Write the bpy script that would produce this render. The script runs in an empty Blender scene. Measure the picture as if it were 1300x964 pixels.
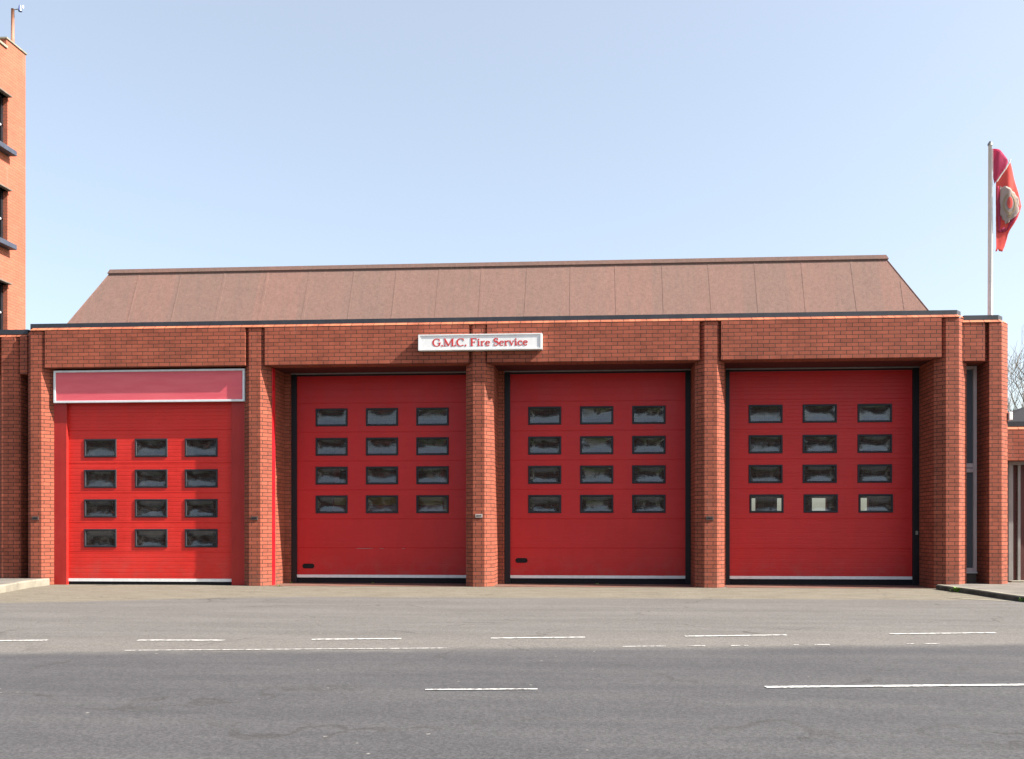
import bpy, math, random
from mathutils import Vector, Matrix
R = math.radians
rnd = random.Random(7)
C = bpy.context.scene.collection

# ------------------------------------------------------------------ materials
def new_mat(name):
    m = bpy.data.materials.new(name); m.use_nodes = True
    nt = m.node_tree; nt.nodes.clear()
    out = nt.nodes.new('ShaderNodeOutputMaterial')
    return m, nt, out

class NT:
    """small helper round a node tree"""
    def __init__(s, nt): s.nt = nt
    def n(s, typ, **kw):
        nd = s.nt.nodes.new(typ)
        for k, v in kw.items(): setattr(nd, k, v)
        return nd
    def l(s, a, b): s.nt.links.new(a, b)
    def val(s, sock, v):
        if hasattr(v, 'links') or hasattr(v, 'is_linked'): s.l(v, sock)
        else: sock.default_value = v
    def math(s, op, a, b=0.0, c=0.0, clamp=False):
        nd = s.n('ShaderNodeMath', operation=op, use_clamp=clamp)
        s.val(nd.inputs[0], a); s.val(nd.inputs[1], b)
        s.val(nd.inputs[2], c)
        return nd.outputs[0]
    def mix(s, f, a, b, blend='MIX'):
        nd = s.n('ShaderNodeMix', data_type='RGBA', blend_type=blend)
        s.val(nd.inputs[0], f); s.val(nd.inputs[6], a); s.val(nd.inputs[7], b)
        return nd.outputs[2]
    def noise(s, vec, scale, detail=3, rough=.55, dist=0):
        nd = s.n('ShaderNodeTexNoise')
        if vec is not None: s.l(vec, nd.inputs['Vector'])
        nd.inputs['Scale'].default_value = scale; nd.inputs['Detail'].default_value = detail
        nd.inputs['Roughness'].default_value = rough; nd.inputs['Distortion'].default_value = dist
        return nd.outputs['Fac']
    def ramp(s, v, lo, hi, a=0.0, b=1.0):
        nd = s.n('ShaderNodeMapRange'); nd.interpolation_type = 'SMOOTHSTEP'
        s.val(nd.inputs['Value'], v)
        nd.inputs['From Min'].default_value = lo; nd.inputs['From Max'].default_value = hi
        nd.inputs['To Min'].default_value = a; nd.inputs['To Max'].default_value = b
        return nd.outputs[0]
    def scalevec(s, vec, sc):
        nd = s.n('ShaderNodeMapping'); s.l(vec, nd.inputs['Vector'])
        nd.inputs['Scale'].default_value = sc
        return nd.outputs[0]
    def geo(s): return s.n('ShaderNodeNewGeometry').outputs['Position']
    def bump(s, h, dist, strength=1.0, normal=None):
        nd = s.n('ShaderNodeBump'); s.l(h, nd.inputs['Height'])
        nd.inputs['Distance'].default_value = dist; nd.inputs['Strength'].default_value = strength
        if normal is not None: s.l(normal, nd.inputs['Normal'])
        return nd.outputs[0]
    def bsdf(s, out, col, rough=.6, spec=.4, metal=0.0, normal=None, **kw):
        p = s.n('ShaderNodeBsdfPrincipled')
        s.val(p.inputs['Base Color'], col); s.val(p.inputs['Roughness'], rough)
        s.val(p.inputs['Specular IOR Level'], spec); p.inputs['Metallic'].default_value = metal
        if normal is not None: s.l(normal, p.inputs['Normal'])
        for k, v in kw.items(): s.val(p.inputs[k.replace('_', ' ')], v)
        s.l(p.outputs[0], out.inputs['Surface'])
        return p

def rgb(r, g, b): return (r, g, b, 1.0)

def m_paint(name, col, rough=.45, spec=.4, grime=.12, nscale=2.5, metal=0.0, bump=0.0):
    m, nt, out = new_mat(name); t = NT(nt); P = t.geo()
    f = t.noise(P, nscale, 5, .6)
    f2 = t.noise(t.scalevec(P, (6, 6, .6)), 2.0, 4, .6)
    k = t.math('MULTIPLY', t.math('ADD', f, f2), .5)
    k = t.ramp(k, .3, .7, 1 - grime, 1 + grime * .6)
    c = t.n('ShaderNodeVectorMath', operation='SCALE'); c.inputs[0].default_value = col[:3]
    t.l(k, c.inputs['Scale'])
    nrm = t.bump(t.noise(P, 40, 3), .001, bump) if bump else None
    t.bsdf(out, c.outputs[0], t.ramp(f, .3, .7, rough - .06, rough + .1), spec, metal, nrm)
    return m

def m_brick(name, c1, c2, mortar, stains=.5, var=.16):
    m, nt, out = new_mat(name); t = NT(nt); P = t.geo()
    uv = t.n('ShaderNodeUVMap').outputs[0]
    br = t.n('ShaderNodeTexBrick', offset=.5, squash=1.0)
    t.l(uv, br.inputs['Vector'])
    br.inputs['Color1'].default_value = c1; br.inputs['Color2'].default_value = c2
    br.inputs['Mortar'].default_value = mortar
    br.inputs['Scale'].default_value = 1.0; br.inputs['Mortar Size'].default_value = .0066
    br.inputs['Mortar Smooth'].default_value = .25; br.inputs['Bias'].default_value = -.1
    br.inputs['Brick Width'].default_value = .225; br.inputs['Row Height'].default_value = .075
    # a second hash per brick from a shifted copy, for a few odd dark / pale bricks
    sep = t.n('ShaderNodeSeparateXYZ'); t.l(uv, sep.inputs[0])
    row = t.math('FLOOR', t.math('DIVIDE', sep.outputs[1], .075))
    offs = t.math('MULTIPLY', t.math('FLOORED_MODULO', row, 2.0), .1125)
    col = t.math('FLOOR', t.math('DIVIDE', t.math('ADD', sep.outputs[0], offs), .225))
    cb = t.n('ShaderNodeCombineXYZ'); t.l(col, cb.inputs[0]); t.l(row, cb.inputs[1])
    wn = t.n('ShaderNodeTexWhiteNoise', noise_dimensions='2D'); t.l(cb.outputs[0], wn.inputs['Vector'])
    tone = t.ramp(wn.outputs['Value'], 0, 1, 1 - var, 1 + var)
    grain = t.noise(P, 90, 3, .7)
    big = t.noise(P, .55, 5, .65)
    streak = t.noise(t.scalevec(P, (3, 3, .35)), 1.2, 5, .65)
    k = t.math('MULTIPLY', tone, t.ramp(grain, .25, .75, .86, 1.12))
    k = t.math('MULTIPLY', k, t.ramp(big, .3, .72, .88, 1.08))
    sc = t.n('ShaderNodeVectorMath', operation='SCALE'); t.l(br.outputs['Color'], sc.inputs[0]); t.l(k, sc.inputs['Scale'])
    # efflorescence / rain dirt
    pale = t.math('MULTIPLY', t.ramp(streak, .56, .78), .22 * stains)
    c = t.mix(pale, sc.outputs[0], rgb(.42, .30, .24))
    dirt = t.math('MULTIPLY', t.ramp(t.noise(t.scalevec(P, (1.3, 1.3, .5)), 2.3, 5, .7), .55, .75), .30 * stains)
    c = t.mix(dirt, c, rgb(.10, .055, .04))
    sz = t.n('ShaderNodeSeparateXYZ'); t.l(P, sz.inputs[0])
    lowz = t.math('MULTIPLY', t.ramp(sz.outputs[2], .55, .0), t.ramp(t.noise(P, 2.6, 5, .7), .35, .65))
    c = t.mix(t.math('MULTIPLY', lowz, .35), c, rgb(.13, .085, .065))
    h = t.math('SUBTRACT', t.math('MULTIPLY', grain, .12), br.outputs['Fac'])
    nrm = t.bump(h, .006, .75)
    t.bsdf(out, c, .8, .22, 0, nrm)
    return m

MORT = rgb(.045, .028, .022)
M = {}
M['brick'] = m_brick('red_brick', rgb(.318, .084, .048), rgb(.250, .067, .039), MORT, .7, .10)
M['brick_tower'] = m_brick('tower_brick', rgb(.375, .118, .070), rgb(.35, .108, .064), rgb(.24, .10, .07), .8, .04)
M['cant'] = m_brick('sloped_brick', rgb(.42, .13, .066), rgb(.34, .10, .055), MORT, .6)
M['coping'] = m_paint('coping_black', rgb(.028, .032, .042), .55, .4, .25)
M['black'] = m_paint('frame_black', rgb(.008, .009, .013), .5, .35, .25)
M['rubber'] = m_paint('rubber_black', rgb(.012, .012, .014), .8, .2, .3)
M['winframe'] = m_paint('window_frame_black', rgb(.014, .017, .022), .45, .4, .2)
M['red_post'] = m_paint('red_steel', rgb(.33, .018, .014), .42, .4, .12)
M['red_gloss'] = m_paint('red_gloss', rgb(.55, .010, .018), .32, .5, .1)
M['white'] = m_paint('white_paint', rgb(.74, .74, .73), .45, .4, .1)
M['pinkwhite'] = m_paint('window_white', rgb(.66, .56, .55), .5, .4, .12)
M['alu'] = m_paint('pale_aluminium', rgb(.62, .66, .68), .4, .5, .12)
M['greyrail'] = m_paint('grey_rail', rgb(.20, .19, .19), .5, .4, .2)
M['lettering'] = m_paint('red_lettering', rgb(.52, .040, .040), .4, .4, .05)
M['soffit'] = m_paint('soffit_board', rgb(.085, .022, .020), .75, .2, .25)
M['grey'] = m_paint('grey_metal', rgb(.24, .235, .22), .5, .4, .2)
M['plate'] = m_paint('number_plate', rgb(.075, .055, .05), .5, .4, .2)
M['plate_pale'] = m_paint('number_plate_pale', rgb(.42, .37, .34), .5, .4, .2)
M['slateroof'] = m_paint('dark_felt', rgb(.018, .019, .023), .9, .2, .3)
M['lead'] = m_paint('sill_paint', rgb(.050, .058, .085), .55, .4, .25)
M['interior'] = m_paint('interior_wall', rgb(.22, .21, .20), .8, .2, .15)
M['intfloor'] = m_paint('interior_floor', rgb(.07, .05, .045), .5, .4, .25)
M['concrete_lintel'] = m_paint('lintel_concrete', rgb(.16, .13, .11), .85, .2, .3)
M['engine_red'] = m_paint('engine_red', rgb(.45, .02, .02), .25, .6, .05)
M['yellow'] = m_paint('reflective_yellow', rgb(.75, .50, .05), .4, .5, .05)
M['dark_panel'] = m_paint('dark_red_panel', rgb(.085, .026, .022), .6, .3, .2)
M['copper'] = m_paint('mast_brown', rgb(.30, .14, .09), .6, .4, .3)
M['blue'] = m_paint('blue_head', rgb(.08, .12, .30), .4, .4, .1)
M['gold'] = m_paint('crest_gold', rgb(.30, .22, .13), .6, .3, .2, 8)

def m_door(name, col, fade):
    m, nt, out = new_mat(name); t = NT(nt); P = t.geo()
    a = t.noise(P, .9, 5, .6); b = t.noise(t.scalevec(P, (4, 4, .5)), 1.6, 5, .65)
    f = t.ramp(t.math('MULTIPLY', t.math('ADD', a, b), .5), .36, .64)
    c = t.mix(f, rgb(*[x * .91 for x in col]), rgb(*col))
    c = t.mix(t.math('MULTIPLY', t.ramp(a, .45, .75), fade), c, rgb(.52, .10, .08))
    # scuffs near section joints
    sc = t.noise(t.scalevec(P, (1.2, 1, 28)), 1.5, 4, .7)
    c = t.mix(t.math('MULTIPLY', t.ramp(sc, .69, .76), .45), c, rgb(.13, .035, .035))
    fine = t.noise(P, 160, 2)
    sep = t.n('ShaderNodeSeparateXYZ'); t.l(P, sep.inputs[0])
    low = t.math('MULTIPLY', t.ramp(sep.outputs[2], .75, .1), t.ramp(t.noise(P, 3.0, 5, .7), .42, .68))
    c = t.mix(t.math('MULTIPLY', low, .22), c, rgb(.20, .12, .10))
    wob = t.noise(t.scalevec(P, (1, 1, 2.2)), 1.1, 2)
    nrm = t.bump(t.math('ADD', t.math('MULTIPLY', wob, 2.2), t.math('MULTIPLY', fine, .03)), .012, .5)
    t.bsdf(out, c, t.ramp(b, .3, .7, .42, .56), .42, 0, nrm)
    return m
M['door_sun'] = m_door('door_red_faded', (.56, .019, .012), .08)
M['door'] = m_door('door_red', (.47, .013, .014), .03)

def m_pane():
    m, nt, out = new_mat('acrylic_pane'); t = NT(nt); P = t.geo()
    n1 = t.noise(P, 3.2, 1, .4, .8); n2 = t.noise(P, 12, 1)
    h = t.math('ADD', n1, t.math('MULTIPLY', n2, .12))
    nrm = t.bump(h, .012, .6)
    g = t.n('ShaderNodeBsdfGlossy'); g.inputs['Roughness'].default_value = .11
    g.inputs['Color'].default_value = rgb(.92, .95, 1); t.l(nrm, g.inputs['Normal'])
    tr = t.n('ShaderNodeBsdfTransparent'); tr.inputs['Color'].default_value = rgb(.62, .66, .64)
    dirt = t.n('ShaderNodeBsdfDiffuse'); dirt.inputs['Color'].default_value = rgb(.35, .33, .30)
    fr = t.n('ShaderNodeFresnel'); fr.inputs['IOR'].default_value = 1.5; t.l(nrm, fr.inputs['Normal'])
    f = t.math('ADD', t.math('MULTIPLY', fr.outputs[0], 1.2), .055, clamp=True)
    mx = t.n('ShaderNodeMixShader'); t.l(f, mx.inputs[0]); t.l(tr.outputs[0], mx.inputs[1]); t.l(g.outputs[0], mx.inputs[2])
    m2 = t.n('ShaderNodeMixShader'); t.l(t.ramp(t.noise(P, 9, 5, .7), .4, .8, .02, .12), m2.inputs[0])
    t.l(mx.outputs[0], m2.inputs[1]); t.l(dirt.outputs[0], m2.inputs[2])
    t.l(m2.outputs[0], out.inputs['Surface'])
    return m
M['pane'] = m_pane()

def m_glass_dark(name='dark_glass', base=(.012, .016, .02)):
    m, nt, out = new_mat(name); t = NT(nt); P = t.geo()
    nrm = t.bump(t.noise(P, 2.0, 2), .004, .5)
    t.bsdf(out, rgb(*base), .06, .6, 0, nrm)
    return m
M['glass'] = m_glass_dark()
M['glass_pale'] = m_glass_dark('pale_glass', (.12, .15, .17))

def m_roof():
    m, nt, out = new_mat('brown_roof_felt'); t = NT(nt); P = t.geo()
    sep = t.n('ShaderNodeSeparateXYZ'); t.l(P, sep.inputs[0])
    cell = t.math('FLOOR', t.math('DIVIDE', t.math('SUBTRACT', sep.outputs[0], .27), .945))
    wn = t.n('ShaderNodeTexWhiteNoise', noise_dimensions='1D'); t.l(cell, wn.inputs['W'])
    c = t.mix(wn.outputs['Value'], rgb(.232, .134, .110), rgb(.205, .130, .108))
    big = t.noise(P, .8, 6, .65); g = t.noise(P, 70, 3, .8)
    st = t.noise(t.scalevec(P, (9, 3, .5)), 1.3, 5, .7)
    c = t.mix(t.ramp(st, .42, .72, 0, .40), c, rgb(.160, .120, .098))
    c = t.mix(t.ramp(big, .5, .8, 0, .35), c, rgb(.25, .15, .122))
    k = t.math('MULTIPLY', t.ramp(g, .25, .75, .76, 1.18), t.ramp(t.noise(P, 17, 4, .75), .3, .7, .88, 1.07))
    sc = t.n('ShaderNodeVectorMath', operation='SCALE'); t.l(c, sc.inputs[0]); t.l(k, sc.inputs['Scale'])
    nrm = t.bump(t.math('ADD', t.math('MULTIPLY', g, .18), t.noise(P, 3, 4)), .012, .6)
    t.bsdf(out, sc.outputs[0], .92, .15, 0, nrm)
    return m
M['roof'] = m_roof()

def m_ground():
    m, nt, out = new_mat('tarmac_and_concrete'); t = NT(nt); P = t.geo()
    sep = t.n('ShaderNodeSeparateXYZ'); t.l(P, sep.inputs[0]); X, Y = sep.outputs[0], sep.outputs[1]
    wob = t.math('SUBTRACT', t.noise(P, .7, 5, .6), .5)
    wobf = t.math('SUBTRACT', t.noise(P, 4, 4, .7), .5)
    # distance in front of the road edge line (positive = forecourt side)
    edge = t.math('ADD', t.math('MULTIPLY', t.math('SUBTRACT', X, 7.06), .128), -9.45)
    d = t.math('SUBTRACT', Y, edge)
    d = t.math('ADD', d, t.math('ADD', t.math('MULTIPLY', wob, .25), t.math('MULTIPLY', wobf, .3)))
    road = t.ramp(d, .22, -.30)
    strip = t.math('MULTIPLY', t.ramp(d, -.1, .15), t.ramp(d, 1.6, .55))
    # concrete apron against the building; widens to the left
    ap = t.math('SUBTRACT', Y, t.math('ADD', -2.75, t.math('MULTIPLY', t.ramp(X, 7.0, 1.0), -1.7)))
    ap = t.math('ADD', ap, t.math('ADD', t.math('MULTIPLY', wob, .5), t.math('MULTIPLY', wobf, .35)))
    apron = t.ramp(ap, -.12, .15)
    g1 = t.noise(P, 85, 3, .75); g2 = t.noise(P, 34, 4, .75)
    vor = t.n('ShaderNodeTexVoronoi'); t.l(P, vor.inputs['Vector']); vor.inputs['Scale'].default_value = 75
    vor.inputs['Randomness'].default_value = 1
    vs = t.n('ShaderNodeSeparateColor'); t.l(vor.outputs['Color'], vs.inputs[0])
    grain = t.ramp(t.math('ADD', t.math('MULTIPLY', g1, .5), t.math('MULTIPLY', vs.outputs[0], .5)), .15, .85, .74, 1.27)
    band = t.noise(t.scalevec(P, (.16, .9, 1)), 2.2, 6, .65)
    blot = t.noise(P, 1.1, 6, .6)
    fore = t.mix(t.ramp(band, .35, .68), rgb(0.104, 0.098, 0.092), rgb(0.126, 0.119, 0.112))
    fore = t.mix(t.math('MULTIPLY', strip, .55), fore, rgb(0.138, 0.128, 0.116))
    fore = t.mix(t.ramp(blot, .58, .80, 0, .35), fore, rgb(0.075, 0.070, 0.065))
    rc = t.mix(t.ramp(band, .35, .68), rgb(0.059, 0.058, 0.061), rgb(0.074, 0.072, 0.074))
    tb = t.n('ShaderNodeTexVoronoi'); t.l(P, tb.inputs['Vector']); tb.inputs['Scale'].default_value = 22
    conc = t.mix(t.ramp(t.noise(t.scalevec(P, (.5, 2, 1)), 3, 6, .7), .3, .7), rgb(0.120, 0.105, 0.080), rgb(0.172, 0.155, 0.124))
    conc = t.mix(t.ramp(t.noise(P, 14, 3, .6), .5, .7, 0, .35), conc, rgb(0.113, 0.109, 0.075))
    c = t.mix(apron, fore, conc)
    c = t.mix(road, c, rc)
    # pale stone chips and dark spots
    v2 = t.n('ShaderNodeTexVoronoi'); t.l(P, v2.inputs['Vector']); v2.inputs['Scale'].default_value = 9
    v2s = t.n('ShaderNodeSeparateColor'); t.l(v2.outputs['Color'], v2s.inputs[0])
    chip = t.math('MULTIPLY', t.ramp(v2.outputs['Distance'], .13, .09), t.ramp(v2s.outputs[0], .93, .95))
    c = t.mix(t.math('MULTIPLY', chip, .6), c, rgb(0.275, 0.260, 0.235))
    # bitumen-filled cracks and a few hairlines in the forecourt
    vc = t.n('ShaderNodeTexVoronoi', feature='DISTANCE_TO_EDGE'); vc.inputs['Scale'].default_value = .28
    mp = t.n('ShaderNodeVectorMath', operation='ADD'); t.l(P, mp.inputs[0])
    nz = t.n('ShaderNodeTexNoise'); t.l(P, nz.inputs['Vector']); nz.inputs['Scale'].default_value = 1.5; nz.inputs['Detail'].default_value = 5
    sv = t.n('ShaderNodeVectorMath', operation='SCALE'); t.l(nz.outputs['Color'], sv.inputs[0]); sv.inputs['Scale'].default_value = 1.1
    t.l(sv.outputs[0], mp.inputs[1]); t.l(mp.outputs[0], vc.inputs['Vector'])
    crack = t.math('MULTIPLY', t.ramp(vc.outputs['Distance'], .010, .003), t.ramp(blot, .45, .62))
    c = t.mix(t.math('MULTIPLY', crack, .45), c, rgb(0.035, 0.033, 0.030))
    sc = t.n('ShaderNodeVectorMath', operation='SCALE'); t.l(c, sc.inputs[0]); t.l(grain, sc.inputs['Scale'])
    h = t.math('ADD', t.math('MULTIPLY', g1, .8), t.math('MULTIPLY', g2, .6))
    nrm = t.bump(h, .008, .45)
    t.bsdf(out, sc.outputs[0], .92, .18, 0, nrm)
    return m
M['ground'] = m_ground()

def m_rough(name, a, b, scale=3, grain=60, rough=.9, bumpd=.006):
    m, nt, out = new_mat(name); t = NT(nt); P = t.geo()
    f = t.ramp(t.noise(P, scale, 6, .65), .32, .68)
    c = t.mix(f, a, b)
    g = t.noise(P, grain, 3, .75)
    sc = t.n('ShaderNodeVectorMath', operation='SCALE'); t.l(c, sc.inputs[0]); t.l(t.ramp(g, .25, .75, .78, 1.2), sc.inputs['Scale'])
    t.bsdf(out, sc.outputs[0], rough, .2, 0, t.bump(g, bumpd, .5))
    return m
M['kerb'] = m_rough('kerb_concrete', rgb(.19, .175, .14), rgb(.27, .25, .20), 2.5)
M['kerb_dark'] = m_rough('kerb_dark', rgb(.055, .055, .045), rgb(.11, .105, .085), 4)
M['paving'] = m_rough('pavement_asphalt', rgb(.12, .11, .098), rgb(.18, .165, .145), 2.0)
M['grass'] = m_rough('grass', rgb(.05, .08, .02), rgb(.09, .12, .04), .5, 20)
M['weed'] = m_paint('weed_green', rgb(.16, .30, .05), .6, .3, .3, 20)
M['bark'] = m_rough('bark', rgb(.16, .135, .12), rgb(.24, .21, .185), 6)
M['redpaving'] = m_brick('red_paving', rgb(.20, .085, .06), rgb(.15, .085, .065), rgb(.10, .08, .065), 1.0)

def m_line():
    m, nt, out = new_mat('road_paint'); t = NT(nt); P = t.geo()
    w = t.ramp(t.noise(P, 22, 5, .75), .38, .60)
    c = t.mix(t.math('MULTIPLY', w, .9), rgb(.17, .165, .16), rgb(.70, .69, .66))
    t.bsdf(out, c, .8, .3, 0, t.bump(t.noise(P, 60), .003, .5))
    return m
M['line'] = m_line()

def m_pinksign():
    m, nt, out = new_mat('faded_red_sheet'); t = NT(nt); P = t.geo()
    f = t.noise(t.scalevec(P, (.7, 1, 5)), 2.0, 5, .6)
    c = t.mix(t.ramp(f, .35, .68), rgb(.60, .085, .110), rgb(.64, .11, .13))
    sep = t.n('ShaderNodeSeparateXYZ'); t.l(P, sep.inputs[0])
    c = t.mix(t.ramp(sep.outputs[2], 4.22, 4.36, 0, .6), c, rgb(.44, .045, .055))
    t.bsdf(out, c, .28, .5, 0, t.bump(t.noise(t.scalevec(P, (1, 1, 2)), 1.2, 1), .008, .35))
    return m
M['pinksign'] = m_pinksign()

def m_cloth(name, col, trans):
    m, nt, out = new_mat(name); t = NT(nt); P = t.geo()
    d = t.n('ShaderNodeBsdfDiffuse'); d.inputs['Color'].default_value = col
    s = t.n('ShaderNodeBsdfTranslucent'); s.inputs['Color'].default_value = col
    mx = t.n('ShaderNodeMixShader'); mx.inputs[0].default_value = trans
    nrm = t.bump(t.noise(t.scalevec(P, (3, 3, 1)), 2.0, 2), .03, .4)
    t.l(nrm, d.inputs['Normal'])
    t.l(d.outputs[0], mx.inputs[1]); t.l(s.outputs[0], mx.inputs[2]); t.l(mx.outputs[0], out.inputs['Surface'])
    return m
M['flag_red'] = m_cloth('flag_red', rgb(.80, .16, .14), .45)
M['flag_shade'] = m_cloth('flag_shade_red', rgb(.62, .12, .22), .6)  # backlit shade of the folds put into the cloth colour
M['flag_grey'] = m_cloth('crest_grey', rgb(.50, .42, .38), .4)
M['flag_white'] = m_cloth('hem_white', rgb(.8, .78, .74), .3)

# ------------------------------------------------------------------ mesh helpers
class MB:
    def __init__(s): s.v = []; s.f = []; s.m = []; s.uv = []
    def face(s, pts, mat=0, uv=None):
        pts = [Vector(p) for p in pts]
        b = len(s.v); s.v += pts; s.f.append(list(range(b, b + len(pts)))); s.m.append(mat)
        if uv is None:
            n = Vector((0, 0, 0))
            for i in range(len(pts)):
                a, c = pts[i], pts[(i + 1) % len(pts)]
                n += a.cross(c)
            n.normalize() if n.length > 1e-12 else None
            if abs(n.z) > .75: uv = [(p.x, p.y) for p in pts]
            else:
                tx = Vector((-n.y, n.x, 0)); tx.normalize() if tx.length > 1e-9 else None
                if abs(tx.x) > .5 and tx.x < 0 or (abs(tx.x) <= .5 and tx.y < 0): tx = -tx
                uv = [(p.dot(tx), p.z - ZREF) for p in pts]
        s.uv.append(uv)
    def box(s, x0, x1, y0, y1, z0, z1, mat=0, skip=''):
        if 'f' not in skip: s.face([(x0,y0,z0),(x1,y0,z0),(x1,y0,z1),(x0,y0,z1)], mat)
        if 'b' not in skip: s.face([(x1,y1,z0),(x0,y1,z0),(x0,y1,z1),(x1,y1,z1)], mat)
        if 'l' not in skip: s.face([(x0,y1,z0),(x0,y0,z0),(x0,y0,z1),(x0,y1,z1)], mat)
        if 'r' not in skip: s.face([(x1,y0,z0),(x1,y1,z0),(x1,y1,z1),(x1,y0,z1)], mat)
        if 't' not in skip: s.face([(x0,y0,z1),(x1,y0,z1),(x1,y1,z1),(x0,y1,z1)], mat)
        if 'd' not in skip: s.face([(x0,y1,z0),(x1,y1,z0),(x1,y0,z0),(x0,y0,z0)], mat)
    def prism(s, poly, z0, z1, mat=0, u0=0.0, cap=True):
        """vertical prism; poly listed so that the front runs left to right"""
        u = u0
        n = len(poly)
        for i in range(n):
            a, b = poly[i], poly[(i + 1) % n]
            L = math.hypot(b[0] - a[0], b[1] - a[1])
            s.face([(a[0],a[1],z0),(b[0],b[1],z0),(b[0],b[1],z1),(a[0],a[1],z1)], mat,
                   [(u, z0 - ZREF), (u + L, z0 - ZREF), (u + L, z1 - ZREF), (u, z1 - ZREF)])
            u += L
        if cap:
            s.face([(p[0], p[1], z1) for p in poly], mat)
            s.face([(p[0], p[1], z0) for p in reversed(poly)], mat)
    def tube(s, pts, radii, seg=8, mat=0, cap=True):
        rings = []
        for i, p in enumerate(pts):
            p = Vector(p)
            d = (Vector(pts[min(i + 1, len(pts) - 1)]) - Vector(pts[max(i - 1, 0)])).normalized()
            a = d.cross(Vector((0, 0, 1)));
            if a.length < .05: a = d.cross(Vector((1, 0, 0)))
            a.normalize(); b = d.cross(a)
            r = radii[i] if isinstance(radii, (list, tuple)) else radii
            rings.append([p + a * r * math.cos(2*math.pi*k/seg) + b * r * math.sin(2*math.pi*k/seg) for k in range(seg)])
        base = len(s.v)
        for r_ in rings: s.v += r_
        for i in range(len(rings) - 1):
            for k in range(seg):
                k2 = (k + 1) % seg
                s.f.append([base+i*seg+k, base+i*seg+k2, base+(i+1)*seg+k2, base+(i+1)*seg+k]); s.m.append(mat)
                s.uv.append([(0,0)]*4)
        if cap:
            s.f.append([base + k for k in range(seg)]); s.m.append(mat); s.uv.append([(0,0)]*seg)
            e = base + (len(rings)-1)*seg
            s.f.append([e + k for k in reversed(range(seg))]); s.m.append(mat); s.uv.append([(0,0)]*seg)
    def build(s, name, mats, parent=None, smooth=False, bevel=0.0):
        me = bpy.data.meshes.new(name)
        me.from_pydata([tuple(v) for v in s.v], [], s.f)
        for m in (mats if isinstance(mats, (list, tuple)) else [mats]): me.materials.append(M[m])
        uvl = me.uv_layers.new(name='UVMap')
        k = 0
        for p, uv, mi in zip(me.polygons, s.uv, s.m):
            p.material_index = mi; p.use_smooth = smooth
            for q in uv: uvl.data[k].uv = q; k += 1
        me.update()
        o = bpy.data.objects.new(name, me); C.objects.link(o)
        if parent: o.parent = parent
        if bevel:
            import bmesh
            bm = bmesh.new(); bm.from_mesh(me)
            bmesh.ops.remove_doubles(bm, verts=bm.verts, dist=1e-5)
            bm.to_mesh(me); bm.free()
            md = o.modifiers.new('bevel', 'BEVEL'); md.width = bevel; md.segments = 2; md.limit_method = 'ANGLE'
        return o
ZREF = 4.42

def tag(o, label=None, cat=None, group=None, kind=None):
    if label: o['label'] = label
    if cat: o['category'] = cat
    if group: o['group'] = group
    if kind: o['kind'] = kind
    return o
def empty(name, loc=(0, 0, 0), rz=0):
    o = bpy.data.objects.new(name, None); C.objects.link(o); o.location = loc; o.rotation_euler = (0, 0, rz)
    o.empty_display_size = .2
    return o
def simple(name, mat, parent, *boxes, bevel=0.0):
    b = MB()
    for x in boxes: b.box(*x)
    return b.build(name, mat, parent, bevel=bevel)

# ------------------------------------------------------------------ ground
g = MB(); g.face([(-250,-250,-.03),(250,-250,-.03),(250,250,-.03),(-250,250,-.03)])
tag(g.build('ground', 'grass'), kind='structure')
RE = lambda x: .128*(x-7.06)-9.75
g = MB(); g.face([(-60,-23,-.004),(80,-23,-.004),(80,RE(80),-.004),(-60,RE(-60),-.004)])
tag(g.build('road', 'ground'), kind='structure')
g = MB(); g.face([(-60,RE(-60),-.004),(80,RE(80),-.004),(80,12,-.004),(-60,12,-.004)])
tag(g.build('forecourt', 'ground'), kind='structure')

def line_strip(name, segs, w, z=.002):
    b = MB()
    for (a, c) in segs:
        a = Vector((a[0], a[1], 0)); c = Vector((c[0], c[1], 0)); d = (c - a).normalized(); n = Vector((-d.y, d.x, 0)) * w / 2
        b.face([(a-n) + Vector((0,0,z)), (c-n) + Vector((0,0,z)), (c+n) + Vector((0,0,z)), (a+n) + Vector((0,0,z))])
    return tag(b.build(name, 'line'), kind='structure')
line_strip('dashed_edge_line', [((4.9,-8.80),(5.858,-8.652)),((6.782,-8.594),(7.666,-8.539)),((8.536,-8.419),(9.436,-8.290)),
    ((10.36,-8.205),(11.339,-8.050)),((12.396,-7.908),(13.492,-7.720)),((14.631,-7.555),(15.819,-7.373)),((16.9,-7.2),(18.1,-7.0))], .065)
line_strip('thin_edge_line', [((7.057,-9.343),(10.036,-8.991)),((11.712,-8.771),(12.132,-8.716)),((12.361,-8.692),(12.517,-8.673)),
    ((12.769,-8.640),(12.861,-8.629)),((12.90,-8.622),(12.942,-8.615)),((13.394,-8.549),(13.44,-8.543)),((13.60,-8.522),(13.749,-8.500)),((14.524,-8.400),(14.60,-8.390)),((14.70,-8.373),(14.858,-8.350))], .030)
line_strip('centre_line', [((12.69,-10.915),(17.6,-10.36))], .065)
line_strip('worn_centre_line', [((10.27,-11.17),(11.06,-11.095))], .035)

# red paving strip under the bay openings
g = MB()
for x0, x1 in ((4.84, 8.81), (9.39, 13.36), (13.94, 17.89)):
    g.face([(x0,.02,.0005),(x1,.02,.0005),(x1,1.05,.0005),(x0,1.05,.0005)])
tag(g.build('threshold_paving', 'redpaving'), kind='structure')

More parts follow.
